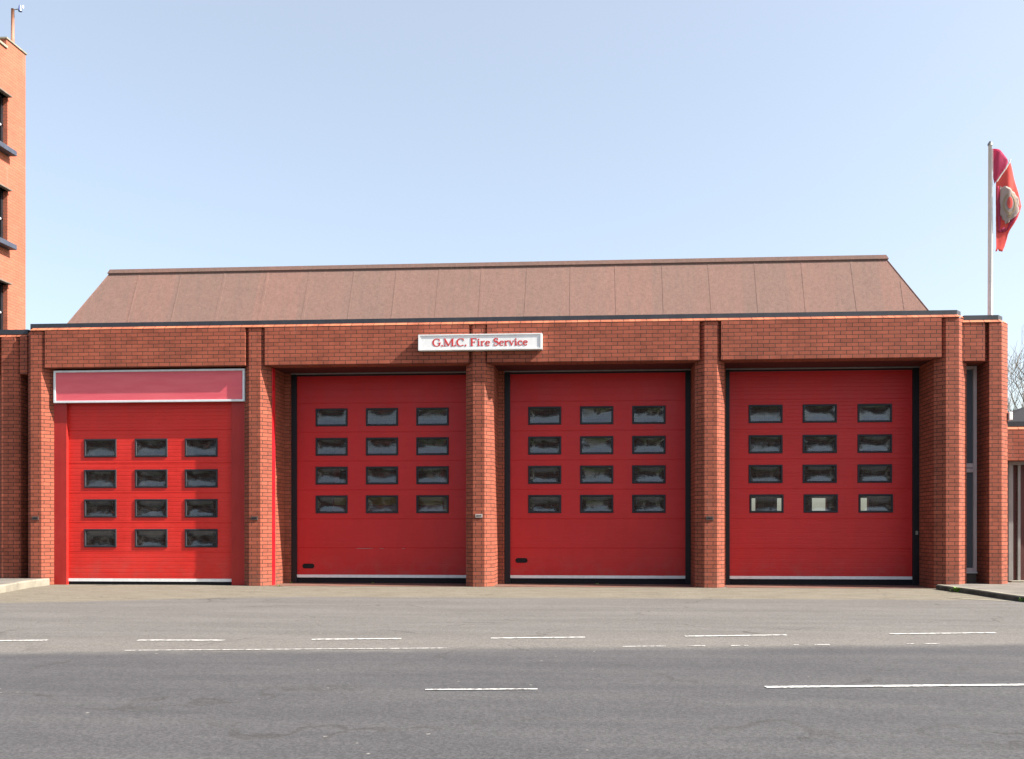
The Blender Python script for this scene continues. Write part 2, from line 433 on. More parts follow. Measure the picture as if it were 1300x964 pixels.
# pavements with kerbs
def pavement(name, kname, line, back, h, kmat, kface):
    top = MB(); kb = MB()
    pts = [Vector((p[0], p[1], 0)) for p in line]
    inner = []
    for i, p in enumerate(pts):
        d = (pts[min(i+1, len(pts)-1)] - pts[max(i-1, 0)]).normalized()
        inner.append(p + Vector((-d.y, d.x, 0)) * .12 * kface)
    Z = Vector((0, 0, h)); c = Vector((0, 0, .018))
    for i in range(len(pts) - 1):
        a, b_ = pts[i], pts[i+1]; ia, ib = inner[i], inner[i+1]
        e = (ia - a) * .12; e2 = (ib - b_) * .12
        kb.face([a - Vector((0,0,.02)), b_ - Vector((0,0,.02)), b_ + Z - c, a + Z - c], 1)
        kb.face([a + Z - c, b_ + Z - c, b_ + e2 + Z, a + e + Z], 0)
        kb.face([a + e + Z, b_ + e2 + Z, ib + Z, ia + Z], 0)
    top.face([p + Z - Vector((0,0,.003)) for p in inner] + [Vector((q[0], q[1], h - .003)) for q in back])
    tag(top.build(name, 'paving'), kind='structure')
    tag(kb.build(kname, [kmat[0], kmat[1]]), kind='structure')
def smooth_path(P, n=6):
    out = []
    for i in range(len(P) - 1):
        p0 = Vector(P[max(i-1,0)] + (0,)); p1 = Vector(P[i] + (0,)); p2 = Vector(P[i+1] + (0,)); p3 = Vector(P[min(i+2,len(P)-1)] + (0,))
        for k in range(n):
            t = k / n
            q = .5*((2*p1)+(p2-p0)*t+(2*p0-5*p1+4*p2-p3)*t*t+(3*p1-p0-3*p2+p3)*t**3)
            out.append((q.x, q.y))
    out.append(P[-1]); return out
LK = smooth_path([(.30,-.02),(.34,-.30),(.42,-.85),(.83,-2.25),(.95,-3.3),(.4,-4.8),(-2,-6.6),(-8,-8.0),(-30,-11)])
pavement('pavement_left', 'kerb_left', LK, [(-30,.9),(-.9,.9),(-.9,-.02),(.15,-.02)], .135, ('kerb','kerb'), -1)
RK = smooth_path([(17.84,-.12),(17.86,-.5),(17.98,-1.36),(18.03,-2.3),(18.12,-3.1),(18.6,-4.3),(21,-5.3),(32,-5.8)])
pavement('pavement_right', 'kerb_right', RK, [(32,6),(18.3,6),(18.3,-.02)], .085, ('kerb','kerb_dark'), 1)
g = MB(); g.face([(17.2,-2.35,.0015),(17.9,-3.05,.0015),(17.98,-2.98,.0015),(17.3,-2.28,.0015)])
g.face([(18.0,-3.5,.0015),(18.3,-4.2,.0015),(18.38,-4.15,.0015),(18.08,-3.46,.0015)])
tag(g.build('faded_kerb_line', 'kerb'), kind='structure')

# ------------------------------------------------------------------ fire station
fs = tag(empty('fire_station', (9.1, 0, 0)), 'long single-storey red brick fire station with four big red doors and a brown hipped roof', 'fire station')
ORG = Vector((9.1, 0, 0))
class FMB(MB):      # meshes written in world coordinates, parented to an empty elsewhere
    def build(s, name, mats, parent=None, smooth=False, bevel=0.0):
        o = MB.build(s, name, mats, parent, smooth, bevel)
        if parent is not None and parent.type == 'EMPTY': o.matrix_parent_inverse = Matrix.Translation(-parent.location)
        return o
def wbox(name, mat, parent, *boxes, bevel=0.0):
    b = FMB()
    for x in boxes: b.box(*x)
    return b.build(name, mat, parent, bevel=bevel)

PX = [0, 4.56, 9.085, 13.62, 18.19]
HW = [.112, .115, .113, .121, .121]
FT, FB = 5.175, 4.42
for i, (x, h) in enumerate(zip(PX, HW)):
    w = .165; wr = .23 if i == 4 else w
    wl = w
    poly = [(x-h-wl, 1.06), (x-h-wl, w), (x-h, 0), (x+h, 0), (x+h+wr, wr), (x+h+wr, 1.06)]
    if i == 0: poly[0] = (x-h-wl, 1.06)
    b = FMB(); b.prism(poly, -.05, FT, u0=-(1.06-w) - w*1.414 - .05 + .225*8, cap=True)
    b.build('pier', 'brick', fs)
# fascia panels between the pier fronts
FX = [(.197, 4.368), (4.772, 8.892), (9.252, 13.402), (13.819, 17.982)]
for k, (a, c) in enumerate(FX):
    b = FMB()
    # front sits 2 mm behind the pier fronts, ends cut square with a chamfered inner corner behind
    b.box(a, c, -.015, .30, FB, FT, skip='b')
    b.build('fascia', 'brick', fs)
# slot backs: closing wall behind slots
b = FMB(); b.box(.0, 18.2, .31, .40, FB + .05, FT - .01); b.build('slot_backing', 'brick', fs)
# sloped brick course, continuous and wrapping both ends
b = FMB()
x0, x1, s_ = -.277, 18.54, .055; cx0_, cx1_ = -.11, 18.31
b.box(cx0_, cx1_, -.016, .3, FT, FT + .012, skip='bt')
zt = FT + .012; zu = FT + .070
def cant_u(a, c, y0, y1):
    n = 81
    b.face([(a,y0,zt),(c,y0,zt),(c-s_,y1,zu),(a+s_,y1,zu)], 0, [(0, .0075),(c-a, .0075),(c-a, .0675),(0, .0675)])
# chamfered ends follow the pier corner
cx0, cx1 = PX[0]-HW[0], PX[4]+HW[4]
b.face([(cx0,-.018,zt),(cx1,-.018,zt),(cx1-.02,.05,zu),(cx0+.02,.05,zu)], 0, [(0,.0075),(18.4,.0075),(18.4,.0675),(0,.0675)])
b.face([(cx1,-.018,zt),(x1,.215,zt),(x1-.05,.25,zu),(cx1-.02,.05,zu)], 0, [(0,.0075),(.3,.0075),(.3,.0675),(0,.0675)])
b.face([(x0,.150,zt),(cx0,-.018,zt),(cx0+.02,.05,zu),(x0+.05,.19,zu)], 0, [(0,.0075),(.3,.0075),(.3,.0675),(0,.0675)])
b.face([(x1,.215,zt),(x1,5.7,zt),(x1-.05,5.7,zu),(x1-.05,.25,zu)])
b.face([(x0,5.7,zt),(x0,.150,zt),(x0+.05,.19,zu),(x0+.05,5.7,zu)])
b.build('sloped_brick_course', 'cant', fs)
# drip shadow gap + black coping
b = FMB()
a0, a1 = -.15, 18.29
poly = [(a0-.09, 5.66), (a0-.09,.18), (a0,.045), (a1,.045), (a1+.13,.20), (a1+.13,5.66)]
b.prism(poly, zu - .004, 5.33); b.build('coping', 'coping', fs)
# flat roof deck just below the coping, inside walls (shell of the building)
wbox('soffit', 'soffit', fs, (.18, 18.05, .31, 1.2, FB + .003, FB + .045))
wbox('side_wall', 'brick', fs, (-.277, -.02, 1.06, 5.7, -.05, FT))
wbox('side_wall', 'brick', fs, (18.30, 18.54, 1.06, 5.7, -.05, FT))
b = FMB(); xs = [-.02, 2.0, 2.4, 9.0, 9.4, 15.31, 15.44, 15.955, 16.11, 16.83, 17.21, 18.04, 18.25, 18.30]
for k in range(0, len(xs) - 1):
    if k % 2 == 0: b.box(xs[k], xs[k+1], 5.5, 5.7, -.05, FT)
    else: b.box(xs[k], xs[k+1], 5.5, 5.7, -.05, 1.2); b.box(xs[k], xs[k+1], 5.5, 5.7, 1.93, FT)
b.build('rear_wall', 'brick', fs)
wbox('hall_floor', 'intfloor', fs, (-.02, 18.3, 1.07, 5.5, -.03, .012))
wbox('hall_ceiling', 'interior', fs, (-.02, 18.30, 1.07, 5.5, 4.95, 5.1))

# brick walls behind piers (nibs), door heads
NIB = [(4.836, 4.965), (8.70, 8.81), (9.363, 9.487), (13.334, 13.34), (13.906, 14.033), (17.925, 17.91)]
for nb in ((4.70, 4.965, .92, 1.04, -.05, FB), (8.79, 9.487, .921, 1.041, -.05, FB), (13.33, 14.033, .92, 1.04, -.05, FB), (17.915, 18.1, .90, 1.04, -.05, FB)):
    wbox('side_nib', 'brick', fs, nb)

# ---- sectional doors
def make_door(x0, x1, yf, z0, z1, joints, pitch, gd, jd, wins, mat, black_l, black_r, seal_z, handle=None):
    cut = sorted(set([round(v, 4) for w in wins for v in (w[2], w[3])]))
    # profile points
    prof = {}
    z = z1
    jt = [j for j in joints if z0 < j < z1]
    zz = z0 + pitch * .5
    while zz < z1 - .02:
        if all(abs(zz - j) > .028 for j in jt):
            prof[zz - .008] = 0; prof[zz] = gd; prof[zz + .008] = 0
        zz += pitch
    for j in jt:
        prof[j - .010] = 0; prof[j - .004] = jd; prof[j + .004] = jd; prof[j + .010] = 0
    prof[z0] = 0; prof[z1] = 0
    keys = sorted(prof)
    def yat(z):
        for a, c in zip(keys, keys[1:]):
            if a <= z <= c: return prof[a] + (prof[c] - prof[a]) * ((z - a) / max(c - a, 1e-9))
        return 0
    ks = sorted(set(keys + [c for c in cut if z0 < c < z1]))
    b = FMB()
    for a, c in zip(ks, ks[1:]):
        if c - a < 1e-5: continue
        mid = (a + c) / 2
        spans = [(w[0] + .02, w[1] - .02) for w in wins if w[2] + .0001 < mid < w[3] - .0001]
        spans.sort(); xs = [x0]
        for s0, s1 in spans: xs += [s0, s1]
        xs.append(x1)
        for k in range(0, len(xs), 2):
            b.face([(xs[k], yf + yat(a), a), (xs[k+1], yf + yat(a), a), (xs[k+1], yf + yat(c), c), (xs[k], yf + yat(c), c)])
    # side and back
    b.box(x0, x0 + .015, yf + .015, yf + .05, z0, z1); b.box(x1 - .015, x1, yf + .015, yf + .05, z0, z1)
    d = b.build('door', mat, fs)
    wb = FMB(); wb.box(x0, x1, yf - .006, yf + .03, z0 - .062, z0 - .002); wb.build('bottom_rail', 'white', d)
    wb = FMB(); wb.box(x0 - .0, x1 + .0, yf + .006, yf + .045, 0.0, z0 - .064); wb.build('bottom_seal', 'rubber', d)
    if handle:
        hx, hz = handle; wb = FMB(); n = 8
        pts = []
        for s_, cx in ((1, hx + .078), (-1, hx - .078)):
            for k in range(n + 1):
                a = -math.pi/2 + math.pi * k / n
                pts.append((cx + s_ * math.cos(a) * .05, yf - .006, hz + s_ * math.sin(a) * .05))
        wb.face(pts)
        for k in range(len(pts)):
            p, q = pts[k], pts[(k+1) % len(pts)]
            wb.face([p, q, (q[0], yf + .003, q[2]), (p[0], yf + .003, p[2])])
        wb.build('recessed_handle', 'rubber', d)
    return d

def window_mesh(w, h, seed):
    """frame proud of the door, bowed acrylic pane inside; origin at the centre"""
    r = random.Random(seed); b = MB()
    fw, d = .042, .016
    o = [(-w/2,-h/2),(w/2,-h/2),(w/2,h/2),(-w/2,h/2)]
    e = .010
    o1 = [(-w/2+e,-h/2+e),(w/2-e,-h/2+e),(w/2-e,h/2-e),(-w/2+e,h/2-e)]
    i1 = [(-w/2+fw-e,-h/2+fw-e),(w/2-fw+e,-h/2+fw-e),(w/2-fw+e,h/2-fw+e),(-w/2+fw-e,h/2-fw+e)]
    i0 = [(-w/2+fw,-h/2+fw),(w/2-fw,-h/2+fw),(w/2-fw,h/2-fw),(-w/2+fw,h/2-fw)]
    for A, ya, B, yb in ((o, -.001, o1, -d), (o1, -d, i1, -d), (i1, -d, i0, -.002), (i0, -.002, i0, .03)):
        for k in range(4):
            k2 = (k+1) % 4
            b.face([(A[k][0],ya,A[k][1]),(A[k2][0],ya,A[k2][1]),(B[k2][0],yb,B[k2][1]),(B[k][0],yb,B[k][1])], 0)
    nx, nz = 16, 9
    iw, ih = w - 2*fw, h - 2*fw
    c0 = r.uniform(.55, .9); tx = r.uniform(-.004, .004); tz = r.uniform(-.003, .003)
    amp = r.uniform(.007, .012)
    def P(i, j):
        u = i / nx; v = j / nz
        q = (1 - (2*u-1)**4) * (1 - (2*v-1)**2)
        y = .004 + amp * q + tx * (2*u-1) + tz * (2*v-1)
        y += .0010 * math.sin(u * 7 + seed * 1.7) * math.sin(v * 5 + seed)
        return Vector(((u - .5) * iw, y, (v - .5) * ih))
    base = len(b.v)
    for j in range(nz+1):
        for i in range(nx+1): b.v.append(P(i, j))
    for j in range(nz):
        for i in range(nx):
            a = base + j*(nx+1) + i
            b.f.append([a, a+1, a+nx+2, a+nx+1]); b.m.append(1); b.uv.append([(0,0)]*4)
    me = bpy.data.meshes.new('window'); me.from_pydata([tuple(v) for v in b.v], [], b.f)
    me.materials.append(M['winframe']); me.materials.append(M['pane'])
    for p, mi in zip(me.polygons, b.m): p.material_index = mi; p.use_smooth = (mi == 1)
    me.update(); return me
def make_windows(door, cols, rows, yf, w, h, seed, shift=None):
    ms = [window_mesh(w, h, seed * 10 + k) for k in range(5)]
    n = 0
    for ri, z in enumerate(rows):
        for x in cols:
            xx = x + (shift if (shift and ri == len(rows) - 1) else 0)
            o = bpy.data.objects.new('window', ms[(n * 3 + ri) % 5]); C.objects.link(o)
            o.parent = door
            o.location = (xx, yf, z); n += 1
WW, WH = .690, .378
def wl(cols, rows, shift=0):
    return [(x - WW/2 + (shift if ri == len(rows)-1 else 0), x + WW/2 + (shift if ri == len(rows)-1 else 0), z - WH/2 + .01, z + WH/2 - .01) for ri, z in enumerate(rows) for x in cols]
D = []
# bay 1: set forward, sunlit, between red steel posts
r1 = [2.80, 2.17, 1.562, .95]; c1 = [1.22, 2.298, 3.351]
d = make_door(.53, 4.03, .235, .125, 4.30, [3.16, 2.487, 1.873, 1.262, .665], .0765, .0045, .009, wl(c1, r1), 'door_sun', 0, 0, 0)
d['label'] = 'sunlit faded door set forward between red posts'
make_windows(d, c1, r1, .235, WW, WH, 1)
r2 = [3.492, 2.872, 2.264, 1.658]
J = [3.79, 3.18, 2.57, 1.96, 1.35, .74]
c2 = [5.819, 6.897, 7.968]
D2 = d = make_door(5.06, 8.70, 1.0, .178, 4.40, J, .153, .0015, .006, wl(c2, r2), 'door', 0, 0, 0, (5.32, .357))
make_windows(d, c2, r2, 1.0, WW, WH, 2)
c3 = [10.323, 11.401, 12.475]
d = make_door(9.59, 13.235, 1.0, .178, 4.40, J, .153, .0015, .006, wl(c3, r2), 'door', 0, 0, 0, (9.84, .485))
make_windows(d, c3, r2, 1.0, WW, WH, 3)
c4 = [14.851, 15.940, 17.037]
d = make_door(14.105, 17.79, 1.0, .178, 4.40, J, .0765, .0034, .006, wl(c4, r2, .02), 'door', 0, 0, 0)
make_windows(d, c4, r2, 1.0, WW, WH, 4, .02)

for a, c in ((6.36, 6.70), (6.85, 6.93), (7.33, 7.38)): wbox('paint_scratch', 'grey', D2, (a, c, .9975, 1.0, .727, .734))
# black door frames (jambs proud of the door) and grey head rails
def frame(xl0, xl1, xr0, xr1):
    b = FMB()
    b.box(xl0, xl1, .955, 1.12, -.01, 4.395); b.box(xr0, xr1, .955, 1.12, -.01, 4.395)
    b.box(xl1, xr0, .990, 1.12, 4.36, 4.395)
    b.build('door_frame', 'black', fs, bevel=.006)
    wbox('head_rail', 'greyrail', fs, (xl0, xr1, .935, .985, 4.397, 4.419))
frame(4.967, 5.078, 8.683, 8.788)
frame(9.489, 9.605, 13.221, 13.329)
frame(14.035, 14.119, 17.778, 17.913)
wbox('jamb_switch', 'grey', fs, (17.83, 17.87, .925, .956, 1.02, 1.10))
# bay 1 red steel posts and closing plates
wbox('red_post', 'red_post', fs, (.273, .545, .165, .40, -.01, 4.40), bevel=.006)
wbox('red_post', 'red_post', fs, (4.012, 4.292, .165, .40, -.01, 4.40), bevel=.006)
# red strip on the reveal next to bay 2
wbox('red_strip', 'red_gloss', fs, (4.838, 4.858, .195, .330, 0, 4.40), bevel=.004)
# little wall plates on the piers
for x, z, mm in ((-.012, 1.36, 'plate'), (4.554, 1.356, 'plate'), (9.088, 1.399, 'plate_pale'), (13.60, 1.349, 'plate')):
    b = FMB(); b.box(x-.07, x+.07, -.014, .004, z-.034, z+.034); b.box(x-.05, x+.05, -.017, -.0141, z-.012, z+.012, 1)
    b.build('wall_plate', [mm, 'rubber' if mm == 'plate' else 'plate'], fs)

# ---- brown roof: steep felt slope with hipped ends
rf = FMB()
zb, zt_ = 5.10, 6.775; yb, yt = .92, 1.60
xl_b, xl_t = -.30, .62; xr_b, xr_t = 18.42, 17.47
yB = 5.6
rf.face([(xl_b,yb,zb),(xr_b,yb,zb),(xr_t,yt,zt_),(xl_t,yt,zt_)])
rf.face([(xr_b,yb,zb),(xr_b,yB,zb),(xr_t,yB-.7,zt_),(xr_t,yt,zt_)])
rf.face([(xl_b,yB,zb),(xl_b,yb,zb),(xl_t,yt,zt_),(xl_t,yB-.7,zt_)])
rf.face([(xr_b,yB,zb),(xl_b,yB,zb),(xl_t,yB-.7,zt_),(xr_t,yB-.7,zt_)])
rf.face([(xl_t,yt,zt_),(xr_t,yt,zt_),(xr_t,yB-.7,zt_),(xl_t,yB-.7,zt_)])
roof = rf.build('roof', 'roof', fs)
rc = FMB()
rc.box(xl_t-.01, xr_t+.01, yt-.010, yt+.25, zt_-.004, zt_+.018, 0)
p0 = [(xl_t-.03, yt-.028, zt_+.018), (xr_t+.03, yt-.028, zt_+.018), (xr_t-.02, yt-.01, zt_+.105), (xl_t+.02, yt-.01, zt_+.105)]
rc.face(p0, 0); rc.face([p0[3], p0[2], (xr_t-.02,yt+.3,zt_+.105), (xl_t+.02,yt+.3,zt_+.105)], 0)
rc.face([p0[1], (xr_t+.05,yt+.3,zt_+.018), (xr_t-.02,yt+.3,zt_+.105), p0[2]], 0); rc.face([(xl_t-.05,yt+.3,zt_+.018), p0[0], p0[3], (xl_t+.02,yt+.3,zt_+.105)], 0)
rc.build('ridge_cap', ['roof', 'soffit'], roof)
# felt laps: thin raised strips, each slightly crooked
dn = Vector((0, -(zt_-zb), (yt-yb))).normalized()
def on_roof(x, z): return Vector((x, yb + (z-zb)*(yt-yb)/(zt_-zb), z))
for k, x in enumerate([1.296,2.26,3.223,4.177,5.126,6.121,7.058,7.989,8.915,9.886,10.834,11.792,12.778,13.758,14.714,15.681,16.707,17.661]):
    ztop = zt_ - .01
    if x > 17.47: ztop = zb + (xr_b - x - .08) / (xr_b - xr_t) * (zt_ - zb) - .03
    b = FMB(); j = rnd.uniform(-.015, .015); w_ = rnd.choice((.03, .045, .06)); q = dn * .0035
    a1, a2 = on_roof(x + j, zb + .1), on_roof(x - j, ztop)
    W = Vector((w_, 0, 0))
    pts = [a1, a1 + W, a2 + W, a2]
    b.face([p + q for p in pts]); b.face([pts[0], pts[0]+q, pts[3]+q, pts[3]]); b.face([pts[1]+q, pts[1], pts[2], pts[2]+q])
    b.build('felt_lap', 'roof', roof)
for (A, B) in (((xl_b,yb,zb),(xl_t,yt,zt_)), ((xr_b,yb,zb),(xr_t,yt,zt_))):
    b = FMB(); b.tube([Vector(A), Vector(B)], .010, 6); b.build('hip_roll', 'roof', roof)

# ------------------------------------------------------------------ signs
def poly_strip(b, pts, ws, y, mat=0, th=.006):
    """flat stroke with varying width in the XZ plane at depth y, given real thickness"""
    L, Rr = [], []
    for i, p in enumerate(pts):
        a = pts[max(i-1,0)]; c = pts[min(i+1,len(pts)-1)]
        dx, dz = c[0]-a[0], c[1]-a[1]; n = math.hypot(dx, dz) or 1
        nx, nz = -dz/n, dx/n; w = ws[i]/2 if isinstance(ws, (list, tuple)) else ws/2
        L.append((p[0]+nx*w, p[1]+nz*w)); Rr.append((p[0]-nx*w, p[1]-nz*w))
    for i in range(len(pts)-1):
        q = [Rr[i], Rr[i+1], L[i+1], L[i]]
        b.face([(u, y, v) for u, v in q], mat)
        for k in range(4):
            if k in (0, 2) or (k == 3 and i == 0) or (k == 1 and i == len(pts)-2):
                a, c = q[k], q[(k+1) % 4]
                b.face([(a[0],y,a[1]),(c[0],y,c[1]),(c[0],y+th,c[1]),(a[0],y+th,a[1])], mat)
def arc(cx, cz, rx, rz, a0, a1, n=14):
    return [(cx + rx*math.cos(R(a0+(a1-a0)*k/n)), cz + rz*math.sin(R(a0+(a1-a0)*k/n))) for k in range(n+1)]
TK, TN = .165, .055     # thick and thin strokes in cap heights
def glyph(ch):
    S = []
    def sw(pts, lo, hi):   # thick where the stroke runs vertically
        out = []
        for i in range(len(pts)):
            a = pts[max(i-1,0)]; c = pts[min(i+1,len(pts)-1)]
            v = abs(c[1]-a[1]) / (math.hypot(c[0]-a[0], c[1]-a[1]) or 1)
            out.append(lo + (hi-lo)*v**1.5)
        return out
    if ch in 'CG':
        p = arc(.5, .5, .42, .48, 48, 312, 20); S.append((p, sw(p, TN, TK)))
        S.append(([(.80,.68),(.80,.97)], .05))
        if ch == 'G': S += [([(.80,.10),(.80,.46)], TK*.9), ([(.62,.46),(.97,.46)], .05)]
        adv = .98 if ch == 'G' else .92
    elif ch == 'M':
        S = [([(.16,0),(.16,.98)], .06), ([(.14,.98),(.58,.06)], .15), ([(.58,.04),(.98,.98)], .06), ([(1.02,0),(1.02,1.0)], TK),
             ([(.02,.025),(.30,.025)], .05), ([(.86,.025),(1.18,.025)], .05), ([(.02,.975),(.22,.975)], .05), ([(.96,.975),(1.18,.975)], .05)]; adv = 1.2
    elif ch == 'F':
        S = [([(.20,0),(.20,1)], TK), ([(.05,.025),(.38,.025)], .05), ([(.05,.97),(.74,.97)], .06), ([(.72,.78),(.72,1)], .05), ([(.24,.52),(.55,.52)], .055), ([(.56,.42),(.56,.63)], .05)]; adv = .80
    elif ch == 'i':
        S = [([(.18,0),(.18,.62)], .13), ([(.04,.025),(.32,.025)], .05), ([(.06,.60),(.18,.60)], .05), ([(.105,.84),(.255,.84)], .14)]; adv = .36
    elif ch == 'r':
        S = [([(.18,0),(.18,.62)], .13), ([(.04,.025),(.34,.025)], .05), ([(.06,.60),(.18,.60)], .05), (arc(.40,.38,.19,.22,150,60,6), [.05,.06,.06,.07,.09,.12,.12])]; adv = .54
    elif ch in 'ec':
        p = arc(.31, .31, .22, .29, 15 if ch == 'e' else 45, 318, 16); S.append((p, sw(p, TN, .13)))
        if ch == 'e': S.append(([(.12,.36),(.52,.36)], .05))
        else: S.append(([(.44,.50),(.54,.50)], .10))
        adv = .58
    elif ch == 'v':
        S = [([(.10,.60),(.32,0)], .12), ([(.32,.02),(.52,.60)], .055), ([(.0,.60),(.22,.60)], .05), ([(.42,.60),(.60,.60)], .05)]; adv = .60
    elif ch == 'S':
        p = arc(.32,.74,.21,.235,35,245,10)[:-1] + arc(.33,.27,.23,.255,75,-145,12)
        S = [(p, [.05,.05,.05,.06,.09,.12,.13,.14,.15,.15] + [.16,.16,.15,.14,.12,.10,.08,.06,.05,.05,.05,.05,.05][:len(p)-10]), ([(.50,.72),(.50,.98)], .05), ([(.12,.02),(.12,.28)], .05)]; adv = .64
    elif ch == '.':
        S = [([(.05,.075),(.20,.075)], .15)]; adv = .27
    else: adv = .34
    return S, adv
sg = tag(empty('name_sign', (9.125, 0, 4.65)), 'white box sign with red GMC Fire Service lettering across the middle pier', 'sign')
def sbox(name, mat, *boxes, bevel=0.0, parent=None):
    b = MB()
    for x in boxes: b.box(*x)
    o = b.build(name, mat, parent or sg, bevel=bevel); return o
SW, SH, SD = 2.44, .31, .135
hx = SW/2
fr_ = MB()
fr_.box(-hx, hx, -SD, 0, 0, .028); fr_.box(-hx, hx, -SD, 0, SH-.022, SH)
fr_.box(-hx, -hx+.035, -SD, 0, .0285, SH-.0225); fr_.box(hx-.035, hx, -SD, 0, .0285, SH-.0225)
fr_.build('casing', 'white', sg)
sbox('face', 'white', (-hx+.036, hx-.036, -SD+.013, -.01, .029, SH-.023))
cap = .148; x = 8.185 - 9.125; base = .078; yy = -SD + .0095
text = 'G.M.C. Fire Service'
tot = sum(glyph(ch)[1] for ch in text); sc_ = (1.882) / (tot * cap)
si = 0
for ch in text:
    S, adv = glyph(ch); tx = MB()
    for pts, w_ in S:
        pts2 = [(x + p[0]*cap*sc_, base + p[1]*cap) for p in pts]
        ww = [q*cap*1.3+.003 for q in w_] if isinstance(w_, (list, tuple)) else w_*cap*1.3+.003
        poly_strip(tx, pts2, ww, yy - .0003*(si % 9), 0, (.0032 + .0003*(si % 9))); si += 1
    x += adv*cap*sc_
    if S: tx.build('letter', 'lettering', sg)

ps = tag(empty('blank_sign', (2.317, .09, 3.715)), 'blank faded pink-red signboard in a silver frame above the leftmost door', 'sign')
hw = 2.0
sbox('panel', 'pinksign', (-hw+.04, hw-.04, .006, .05, .04, .62), parent=ps)
b = MB(); b.box(-hw, hw, -.012, .052, 0, .042); b.box(-hw, hw, -.012, .052, .622, .66)
b.box(-hw, -hw+.042, -.012, .052, .0425, .6215); b.box(hw-.042, hw, -.012, .052, .0425, .6215)
b.build('frame', 'alu', ps, bevel=.004)

# ------------------------------------------------------------------ side wings
lw = tag(empty('side_wing', (-.66, .13, 0)), 'lower shaded brick wing with dark recess at the left end of the station', 'building')
def lbox(name, mat, *boxes, bevel=0.0, cls=None):
    b = FMB()
    for x in boxes: b.box(*x)
    return b.build(name, mat, lw, bevel=bevel)
b = FMB(); b.prism([(-.98,.95),(-.98,.29),(-.82,.13),(-.535,.13),(-.465,.20),(-.465,.95)], .0, 5.09, u0=.1); b.build('pier', 'brick', lw)
b = FMB(); b.box(-.435, -.278, .132, .5, 4.325, 5.09); b.box(-6.5, -.90, .132, .5, 4.325, 5.09)
b.build('fascia', 'brick', lw)
b = FMB()
b.face([(-6.5,.128,5.092),(-.278,.128,5.092),(-.278,.18,5.152),(-6.5,.18,5.152)], 0, [(0,.0075),(6.2,.0075),(6.2,.0675),(0,.0675)])
b.build('sloped_brick_course', 'cant', lw)
lbox('coping', 'coping', (-6.5, -.278, .16, 6, 5.15, 5.245))
lbox('rear_wall', 'brick', (-6.5, -.278, 1.0, 1.2, 0, 4.6))
lbox('dark_door', 'black', (-.9, -.279, .95, .995, .14, 4.3))
b = FMB(); b.box(-6.4, -1.0, .70, .74, .9, 4.2); b.build('window_glass', 'glass', lw)
lbox('window_frame', 'white', (-1.06, -.99, .64, .70, .85, 4.3), (-6.4, -1.06, .64, .70, 2.4, 2.5), (-6.4,-1.06,.64,.70,.83,.93))
lbox('sill_wall', 'brick', (-6.4, -.99, .60, .94, .0, .83))

rw = tag(empty('side_wing', (19.1, .1, 0)), 'brick wing with one tall narrow white framed window at the right end of the station', 'building')
def rbox(name, mat, *boxes, bevel=0.0):
    b = FMB()
    for x in boxes: b.box(*x)
    return b.build(name, mat, rw, bevel=bevel)
b = FMB(); b.prism([(18.914,.9),(18.914,.30),(18.916,.10),(19.145,.10),(19.345,.30),(19.345,.9)], .0, 5.10, u0=.05); b.build('pier', 'brick', rw)
rbox('fascia', 'brick', (18.43, 18.835, .102, .6, 4.365, 5.10), (18.835, 18.92, .2, .6, 4.365, 5.10))
b = FMB()
b.face([(18.42,.090,5.102),(19.145,.090,5.102),(19.12,.15,5.160),(18.42,.15,5.160)], 0, [(0,.0075),(.6,.0075),(.6,.0675),(0,.0675)])
b.face([(19.145,.090,5.102),(19.345,.290,5.102),(19.30,.33,5.160),(19.12,.15,5.160)], 0, [(0,.0075),(.28,.0075),(.28,.0675),(0,.0675)])
b.face([(19.345,.290,5.102),(19.345,3,5.102),(19.30,3,5.160),(19.30,.33,5.160)])
b.build('sloped_brick_course', 'cant', rw)
b = FMB(); b.prism([(18.46,3),(18.46,.14),(19.10,.14),(19.24,.29),(19.24,3)], 5.157, 5.245); b.build('coping', 'coping', rw)
rbox('rear_wall', 'brick', (18.543, 19.344, .91, 3, .0, 5.09))
rbox('window_glass', 'glass_pale', (18.545, 18.87, .70, .72, .34, 4.34))
rbox('window_frame', 'pinkwhite', (18.845, 18.912, .655, .75, .29, 4.364), (18.545, 18.8445, .655, .75, 2.26, 2.34), (18.545, 18.8445, .665, .75, 2.352, 2.44), (18.545, 18.8445, .655, .75, .29, .37), (18.545, 18.8445, .655, .75, 4.30, 4.364), bevel=.004)
rbox('window_sill', 'white', (18.545, 18.912, .62, .66, .262, .29))
rbox('plinth', 'concrete_lintel', (18.545, 18.912, .68, .76, .08, .26))

# low neighbouring block on the far right
lb = tag(empty('entrance_block', (20.5, .6, 0)), 'low brick entrance block with dark flat roof and recessed doorway at the right edge', 'building')
def ebox(name, mat, *boxes, bevel=0.0):
    b = FMB()
    for x in boxes: b.box(*x)
    return b.build(name, mat, lb, bevel=bevel)
ebox('fascia', 'brick', (19.42, 25, .6, .9, 2.49, 3.10))
ebox('side_slot', 'brick', (19.346, 19.42, .68, .9, 2.49, 3.10))
b = FMB(); b.face([(19.346,.598,3.102),(25,.598,3.102),(25,.66,3.165),(19.346,.66,3.165)], 0, [(0,.0075),(5.6,.0075),(5.6,.0675),(0,.0675)]); b.build('sloped_brick_course', 'cant', lb)
b = FMB()
pr = [(19.35,.64,3.163),(25,.64,3.163),(25,.66,3.26),(19.35,.66,3.26)]
b.face(pr); b.face([(19.35,.66,3.26),(25,.66,3.26),(25,2.0,3.74),(20.5,2.0,3.74)]); b.face([(19.35,2.6,3.26),(19.35,.66,3.26),(20.5,2.0,3.74),(20.5,2.6,3.74)])
b.face([(20.5,2.0,3.74),(25,2.0,3.74),(25,2.6,3.74),(20.5,2.6,3.74)])
